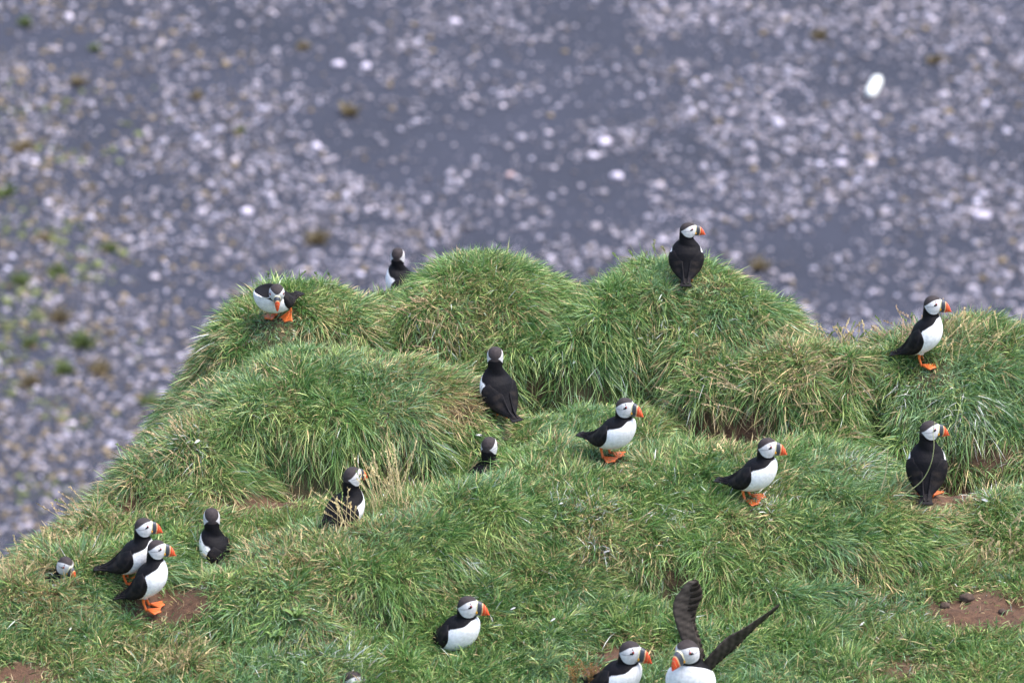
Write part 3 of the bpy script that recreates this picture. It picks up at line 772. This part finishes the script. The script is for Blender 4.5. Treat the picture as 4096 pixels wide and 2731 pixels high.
# ------------------------------------------------------------------ grass
GUANO = [(197, 442, 9, 12), (608, 365, 14, 10), (653, 325, 10, 8), (880, 610, 8, 14), (985, 500, 14, 6), (595, 550, 14, 8), (560, 500, 14, 7), (440, 448, 10, 6), (905, 395, 10, 20), (690, 400, 20, 6),
         (760, 500, 20, 8), (300, 650, 30, 12), (350, 665, 24, 10), (860, 470, 18, 10), (470, 560, 20, 8), (590, 510, 30, 8), (675, 518, 22, 8), (180, 440, 10, 8), (970, 420, 20, 20), (85, 510, 18, 5)]
def grass():
    n_try = 1780000
    x = rng.uniform(-2.85, 2.85, n_try); y = rng.uniform(-3.4, 0.85, n_try)
    e = edge_out(x, y); m = e < 0.35; x, y = x[m], y[m]
    z = hfast(x, y); P = np.stack([x, y, z], -1); u, v, _ = project(P)
    m = (u > -190) & (u < 1214) & (v < 800); x, y, z, u, v, P = x[m], y[m], z[m], u[m], v[m], P[m]
    # visibility from the camera side: hidden backs of mounds carry a thinner coat
    vis = np.ones(len(x), bool)
    d = (CAM-P); d /= np.linalg.norm(d, axis=1)[:, None]
    for k in np.linspace(0.05, 0.7, 12):
        Q = P+d*k; vis &= (Q[:, 2]+0.035 > hfast(Q[:, 0], Q[:, 1]))
    soil = spots(P, SOIL); dry = spots(P, DRY)
    foot = np.zeros(len(x))
    for (fx, fy, r) in FEET: foot = np.maximum(foot, np.exp(-(((x-fx)**2+((y-fy)*0.9)**2)/(r*r))**2))
    patch = fbm(x, y, 0.16, 41)
    dens = np.where(vis, 1.0, 0.25)*np.clip(1-1.35*soil*(0.6+0.8*patch), 0.03, 1)*(1-0.55*foot)
    pit = np.zeros(len(x))
    for (qx, qy, rx, ry, dd) in PITS: pit = np.maximum(pit, min(1, dd/0.10)*np.exp(-((x-qx)/rx)**2-((y-qy)/ry)**2))
    dens *= (1-0.92*sstep(.2, .7, pit))*0.66
    m = rng.random(len(x)) < dens
    x, y, z, u, v, P, soil, dry, foot = x[m], y[m], z[m], u[m], v[m], P[m], soil[m], dry[m], foot[m]
    n = len(x); print('blades', n)
    h = 0.03
    gxx = (hfast(x+h, y)-hfast(x-h, y))/(2*h); gyy = (hfast(x, y+h)-hfast(x, y-h))/(2*h)
    slope = np.hypot(gxx, gyy); N = np.stack([-gxx, -gyy, np.ones(n)], -1); N /= np.linalg.norm(N, axis=1)[:, None]
    down = np.stack([-gxx, -gyy, -slope**2], -1); down /= np.linalg.norm(down, axis=1)[:, None]+1e-6
    steep = sstep(0.18, 0.75, slope)
    # coherent tuft directions
    ta = 2*math.pi*2.0*fbm(x, y, 0.10, 51, 2)+rng.normal(0, 0.55, n)+0.4
    tuft = np.stack([np.cos(ta), np.sin(ta), np.zeros(n)], -1)
    wind = np.array([0.30, -0.10, 0])
    comb = down*(0.08+0.42*steep)[:, None]+tuft*(0.70-0.18*steep)[:, None]+wind+rng.normal(0, 0.58, (n, 3))
    up = (0.55+0.35*rng.random(n)-0.25*steep)
    upr = rng.random(n) < 0.10; up = np.where(upr, up+0.8, up)
    d0 = N*up[:, None]+comb*0.8; d0 /= np.linalg.norm(d0, axis=1)[:, None]
    cl = fbm(x, y, 0.07, 71, 2)
    L = (0.033+0.014*steep+0.020*rng.random(n)+0.07*(cl-0.42))*(0.65+0.7*rng.random(n))
    L *= (1-0.50*sstep(.2, .8, soil))*(1-0.62*foot)*np.where(upr, 1.15, 1.0)
    flat = sstep(0.5, 0.2, slope)*sstep(-0.9, -1.9, y); L *= 1+0.20*flat
    L = np.clip(L, 0.012, 0.15)
    # birds: short cover just in front of standing birds is kept by the foot mask
    g = down*0.32*(0.4+steep)[:, None]+np.array([0, 0, -0.55])+comb*0.25
    bend = (0.35+0.5*rng.random(n))*np.where(upr, 0.35, 1.0)
    W = (0.0009+0.0012*rng.random(n)**1.5)*(1+0.20*flat)
    sv = np.array([0, 0.38, 0.72, 1.0]); wv = np.array([0.8, 1.0, 0.7])
    rv = rng.normal(0, 1, (n, 3)); pts = []
    for s_ in sv:
        q = P+d0*(L*s_)[:, None]+g*(L*bend*s_*s_)[:, None]
        pts.append(q)
    # never dive under the soil
    for k in (1, 2, 3):
        q = pts[k]; hz = hfast(q[:, 0], q[:, 1])+0.003*k; q[:, 2] = np.maximum(q[:, 2], np.where(np.abs(hz-P[:, 2]) < 0.2, hz, q[:, 2]))
    Vv = np.zeros((n, 7, 3), dtype=np.float32)
    for k in range(3):
        t = pts[k+1]-pts[k]; w = np.cross(t, rv); w /= np.linalg.norm(w, axis=1)[:, None]+1e-9
        if k and True: w = w0*0.75+w*0.25; w /= np.linalg.norm(w, axis=1)[:, None]+1e-9
        w0 = w; ww = w*(W*wv[k])[:, None]
        Vv[:, 2*k] = pts[k]-ww; Vv[:, 2*k+1] = pts[k]+ww
    Vv[:, 6] = pts[3]
    base = (np.arange(n)*7)[:, None]
    tri = np.array([[0, 1, 3], [0, 3, 2], [2, 3, 5], [2, 5, 4], [4, 5, 6]])
    Fv = (base[:, :, None]+tri[None]).reshape(-1, 3)
    # colours
    r1 = rng.random(n)
    hue = fbm(x, y, 0.28, 81); hue2 = fbm(x, y, 0.06, 83)
    deep = np.array([0.060, 0.155, 0.038]); mid = np.array([0.170, 0.305, 0.074]); lime = np.array([0.390, 0.470, 0.160]); blue = np.array([0.200, 0.330, 0.190])
    straw = np.array([0.56, 0.45, 0.23]); tan = np.array([0.38, 0.26, 0.14])
    t = np.clip(r1*0.8+hue*0.9-0.42, 0, 1)[:, None]
    c = deep*(1-t)+mid*t; t2 = sstep(0.62, 1.0, r1*0.7+hue2*0.6)[:, None]; c = c*(1-t2)+lime*t2
    bl = (rng.random(n) < 0.10+0.45*sstep(0.45, 0.65, fbm(x, y, 0.35, 87)))[:, None]; c = np.where(bl, c*0.35+blue*0.65, c)
    pd = 0.06+0.16*sstep(0.48, 0.68, fbm(x, y, 0.20, 91))+0.56*dry+0.25*soil
    isd = rng.random(n) < pd
    sc = straw*rng.random((n, 1))+tan*(1-rng.random((n, 1))); c = np.where(isd[:, None], sc*0.9, c)
    gu = np.zeros(n)
    for (a, b_, rx, ry) in GUANO: gu = np.maximum(gu, np.exp(-((u-a)/rx)**2-((v-b_)/ry)**2))
    isg = rng.random(n) < gu*0.16+0.006; c[isg] = np.array([0.62, 0.64, 0.60])
    c = c*(0.68+0.66*rng.random((n, 1)))
    Cv = np.repeat(c, 7, 0).astype(np.float32)
    o = mesh_obj('grass', Vv.reshape(-1, 3), Fv.astype(np.int32), M_GRASS, col=Cv, smooth=False)
    tag(o, 'long combed green and straw coloured grass covering the cliff top mounds', 'grass', kind='stuff')
grass()

# ------------------------------------------------------------------ stems, tufts, feathers, small plants
def stalk(mb, p0, lean, L, c, seed=True, r=0.0016, droop=0.25):
    p0 = np.array(p0, float); d = np.array([lean[0], lean[1], 1.0]); d /= np.linalg.norm(d)
    s = np.linspace(0, 1, 8)[:, None]; pts = p0+d*L*s+np.array([lean[0], lean[1], -0.6])*droop*L*s*s
    mb.tube(pts, np.linspace(r, r*0.5, 8), c, 4)
    if seed:
        for k in range(16):
            t = 0.70+0.32*k/16; i = min(7, t*7); a = pts[int(min(6, i))]; b_ = pts[int(min(7, i+1))]; q = a+(b_-a)*(i-int(i)) if i < 7 else pts[7]
            dd = d*0.9+np.array([random.gauss(0, .4), random.gauss(0, .4), random.gauss(0, .3)]); dd /= np.linalg.norm(dd)
            ln = random.uniform(.007, .014); w = np.cross(dd, (random.gauss(0, 1), random.gauss(0, 1), .2)); w /= np.linalg.norm(w); w *= .0026
            mb.add([q, q+dd*ln*.5+w, q+dd*ln, q+dd*ln*.5-w], [(0, 1, 2, 3)], np.array(c)*random.uniform(.8, 1.2))
def tuft(px, py, n, spread, L, lean, label, c=(0.62, 0.50, 0.27), seed=True, jit=0.25):
    q = G(px, py); mb = MB()
    for k in range(n):
        a = random.uniform(0, 6.28); rr_ = spread*math.sqrt(random.random()); x_, y_ = q[0]+math.cos(a)*rr_, q[1]+math.sin(a)*rr_
        z_ = float(hfast(x_, y_)); l_ = (lean[0]+random.gauss(0, jit), lean[1]+random.gauss(0, jit))
        cc = np.array(c)*random.uniform(.75, 1.25) if random.random() < .8 else np.array((.2, .28, .08))
        stalk(mb, (x_-q[0], y_-q[1], z_-q[2]-.004), l_, L*random.uniform(.6, 1.15), cc, seed, droop=random.uniform(.05, .4))
    o = mb.build('dry_grass_tuft', M_DRY, loc=tuple(q)); tag(o, label, 'dry grass', 'tufts of dry seeding grass')
tuft(384, 512, 44, .09, .26, (-.06, .0), 'tall straw coloured seed stems rising beside the half hidden puffin', c=(.70, .58, .32), jit=.2)
tuft(350, 530, 14, .06, .20, (-.25, 0), 'thin dry stems crossing in front of the half hidden puffin', jit=.2)
tuft(470, 478, 12, .05, .13, (.5, .1), 'short dry stems beside the shoulder of the sunken central puffin', jit=.25)
tuft(172, 668, 40, .11, .13, (.2, -.05), 'pale yellow dry tuft near the bottom left corner', c=(.60, .48, .26), jit=.45)
tuft(845, 350, 44, .12, .13, (.1, .1), 'dry seed heads on the saddle left of the far right mound', jit=.4)
tuft(760, 352, 24, .08, .10, (.4, .1), 'sparse dry stems on the low mound below the highest mound', jit=.35)
tuft(905, 336, 30, .14, .13, (0, .1), 'pinkish dry seed heads behind the tail of the far right puffin', c=(.50, .36, .24), jit=.35)
tuft(965, 345, 26, .14, .13, (.3, .1), 'dry seed heads in front of the far right puffin breast', jit=.35)
tuft(725, 432, 60, .16, .14, (-.9, -.35), 'tangle of pale dry stems hanging over the dark burrow right of centre', c=(.52, .40, .24), jit=.35)
tuft(815, 400, 34, .16, .13, (.9, -.4), 'dry stems combed to the right below the saddle', c=(.50, .38, .22), jit=.3)
tuft(420, 345, 30, .12, .12, (-.7, -.4), 'dry stems hanging from the middle back mound', c=(.50, .36, .22), jit=.3)
tuft(300, 558, 30, .14, .12, (.5, .0), 'loose dry stems right of the pair of puffins', jit=.5)
tuft(15, 578, 34, .14, .13, (.1, .1), 'dry tuft at the left edge beside the burrow puffin', jit=.4)
tuft(90, 522, 30, .16, .12, (-.6, .1), 'dry stems on the left cliff brow', c=(.50, .38, .22), jit=.35)
tuft(170, 458, 22, .12, .12, (-.8, .1), 'dry stems overhanging the left drop', c=(.50, .38, .22), jit=.3)
tuft(1000, 548, 40, .12, .10, (.1, 0), 'pale dry tuft above the bare soil at the right edge', c=(.55, .44, .26), jit=.45)
tuft(300, 290, 12, .2, .10, (0, .1), 'thin green stems standing on the crest of the far left mound', c=(.14, .22, .07), jit=.3)
tuft(650, 276, 12, .10, .12, (-.3, .1), 'thin stems left of the highest puffin', c=(.26, .26, .12), jit=.3)

# long stem in front of the right back-view puffin
def long_stem(pix, r, c, label, lift):
    pts = []
    for (a, b_), l in zip(pix, lift):
        q = G(a, b_, 0) if l == 0 else None
        pts.append(q)
    q0 = G(*pix[0])
    P = []
    for (a, b_), l in zip(pix, lift):
        d = ray(a, b_); t = (q0[1]-l-CAM[1])/d[1]; P.append(CAM+d*t)
    P = poly1(np.array(P), np.linspace(0, 1, 26)); mb = MB(); mb.tube(P-q0, np.linspace(r, r*.5, 26), c, 6)
    o = mb.build('grass_stem', M_DRY, loc=tuple(q0)); tag(o, label, 'grass stem')
long_stem([(890, 508), (905, 494), (922, 480), (931, 463), (934, 445), (933, 432), (935, 421)], .0022, (.40, .42, .20), 'long curved pale green stem arching over the back of the right back-view puffin', [0, .02, .03, .05, .05, .04, .03])
long_stem([(877, 502), (882, 486), (886, 470), (888, 448)], .0028, (.55, .48, .28), 'broad pale straw stem standing left of the right back-view puffin', [0, 0, 0, 0])
long_stem([(0, 594), (14, 602), (28, 612), (43, 622)], .0022, (.52, .50, .26), 'single pale stem slanting down at the left edge', [0, .02, .03, .05])

# feathers
for (px, py, L, a, c, lab) in [
        (480, 435, .040, .25, (.75, .75, .75), 'small black and white feather lying just above the head of the sunken central puffin'),
        (197, 441, .045, 1.1, (.75, .75, .75), 'white feather on the dark front of the middle left mound'),
        (985, 500, .045, -.5, (.72, .72, .72), 'white feather right of the right back-view puffin'),
        (574, 362, .04, 1.2, (.72, .72, .72), 'white feather hanging on the long grass below the highest puffin'),
        (561, 503, .03, .9, (.6, .62, .66), 'pale feather left of the central profile puffin, low on the ridge'),
        (905, 394, .025, 1.2, (.70, .66, .6), 'cream feather on the front of the far right mound'),
        (640, 338, .03, .4, (.7, .7, .7), 'white feather near the dark hollow in the grass right of centre'),
        (607, 551, .035, .1, (.7, .7, .7), 'white feather on dry grass below the central profile puffin'),
        (553, 619, .03, .7, (.7, .7, .72), 'tiny white feather on the soil above the bottom edge puffin'),
        (513, 608, .03, .4, (.75, .75, .75), 'white feather just under the bill of the crouching puffin'),
        (70, 628, .03, 1.4, (.72, .76, .72), 'white feather in the grass below the pair of puffins'),
        (862, 623, .035, .8, (.7, .7, .7), 'white feather left of the bare soil at right'),
        (381, 514, .02, .8, (.62, .66, .72), 'small bluish feather at the foot of the tall straw stems')]:
    L *= .75; q = G(px, py, 0.04); mb = MB(); U = 9; A = np.zeros((U, 5, 3))
    for i in range(U):
        t = i/(U-1); w = L*0.13*math.sin(math.pi*min(1, t*.92+.08))**.7
        for j in range(5):
            vv = (j-2)/2; A[i, j] = ((t-.5)*L, vv*w, L*.12*math.sin(t*3)+.002*vv*vv)
    mb.shell(A, A-np.array([0, 0, .0008]), c); mb.tube([(-L*.62, 0, 0), (0, 0, L*.12), (L*.5, 0, .002)], [.0009, .0007, .0004], (.7, .68, .62), 5)
    if px == 480: mb.ellipsoid((L*.2, 0, L*.14), (L*.3, L*.12, .001), (.02, .02, .02), 6, 10)
    o = mb.build('feather', M_FEATH, loc=tuple(q)); o.rotation_euler = (0.75, random.uniform(-.3, .3), a); tag(o, lab, 'feather', 'shed feathers in the grass')

# sorrel plants by the bottom edge puffin
for (px, py, lab) in [(575, 690, 'rusty brown flowering sorrel at the bottom edge, leftmost of two'), (594, 690, 'rusty brown flowering sorrel in front of the tail of the bottom edge puffin')]:
    q = G(px, py); mb = MB()
    for k in range(7):
        l_ = (random.gauss(0, .22), random.gauss(0, .15)); L = random.uniform(.09, .14); d = np.array([l_[0], l_[1], 1.0]); d /= np.linalg.norm(d)
        mb.tube([(0, 0, 0), d*L*.5, d*L], [.0012, .001, .0006], (.22, .17, .06), 5)
        for j in range(26):
            t = random.uniform(.35, 1); pq = d*L*t+np.array([random.gauss(0, .006), random.gauss(0, .006), 0])
            mb.ellipsoid(pq, (.0024, .0024, .0022), np.array((.26, .13, .035))*random.uniform(.6, 1.5), 4, 5)
    for k in range(6):
        a = random.uniform(0, 6.28); d = np.array([math.cos(a), math.sin(a), .5]); w = np.array([-math.sin(a), math.cos(a), 0])*.006
        mb.add([(0, 0, 0), d*.025+w, d*.05, d*.025-w], [(0, 1, 2, 3)], (.12, .2, .05))
    o = mb.build('sorrel_plant', M_DRY, loc=tuple(q)); tag(o, lab, 'plant', 'sorrel plants')
# dock leaves
for (px, py, s, lab) in [(296, 618, 1.0, 'broad pale green dock leaves right of the pair of puffins'), (275, 640, .8, 'small dock plant below the larger dock leaves')]:
    q = G(px, py, .02); mb = MB()
    for k in range(5):
        a = k*1.3+.4; L = .055*s*random.uniform(.7, 1.1); A = np.zeros((8, 5, 3))
        for i in range(8):
            t = i/7; w = L*.24*math.sin(math.pi*min(1, t+.04))**.8
            for j in range(5):
                vv = (j-2)/2; A[i, j] = (math.cos(a)*t*L-math.sin(a)*vv*w, math.sin(a)*t*L+math.cos(a)*vv*w, .03*math.sin(t*2.2)+.004*abs(vv))
        mb.shell(A, A-np.array([0, 0, .0008]), np.array((.17, .27, .07))*random.uniform(.8, 1.2))
    o = mb.build('dock_plant', M_GRASS, loc=tuple(q)); tag(o, lab, 'plant')
# soil clods
for (px, py, r, lab) in [(967, 600, .022, 'dark rounded clod at the top of the bare soil on the right'), (945, 607, .016, 'small clod at the left end of the bare soil on the right'), (244, 497, .013, 'dark clod on the pale bare strip above the back-view puffin on the left'),
                         (1002, 612, .012, 'crumb of earth in the middle of the bare soil on the right')]:
    q = G(px, py); v0, f0 = ico(3); nz = 1+.16*np.sin(v0[:, 0]*4+px)*np.cos(v0[:, 1]*5)+.06*rng.standard_normal(len(v0))
    o = mesh_obj('soil_clod', v0*nz[:, None]*np.array([r*1.2, r, r*.8]), f0, M_SOILCLOD, col=np.array([.06, .038, .028]), loc=(q[0], q[1], q[2]+r*.5)); tag(o, lab, 'clod', 'clods of earth')
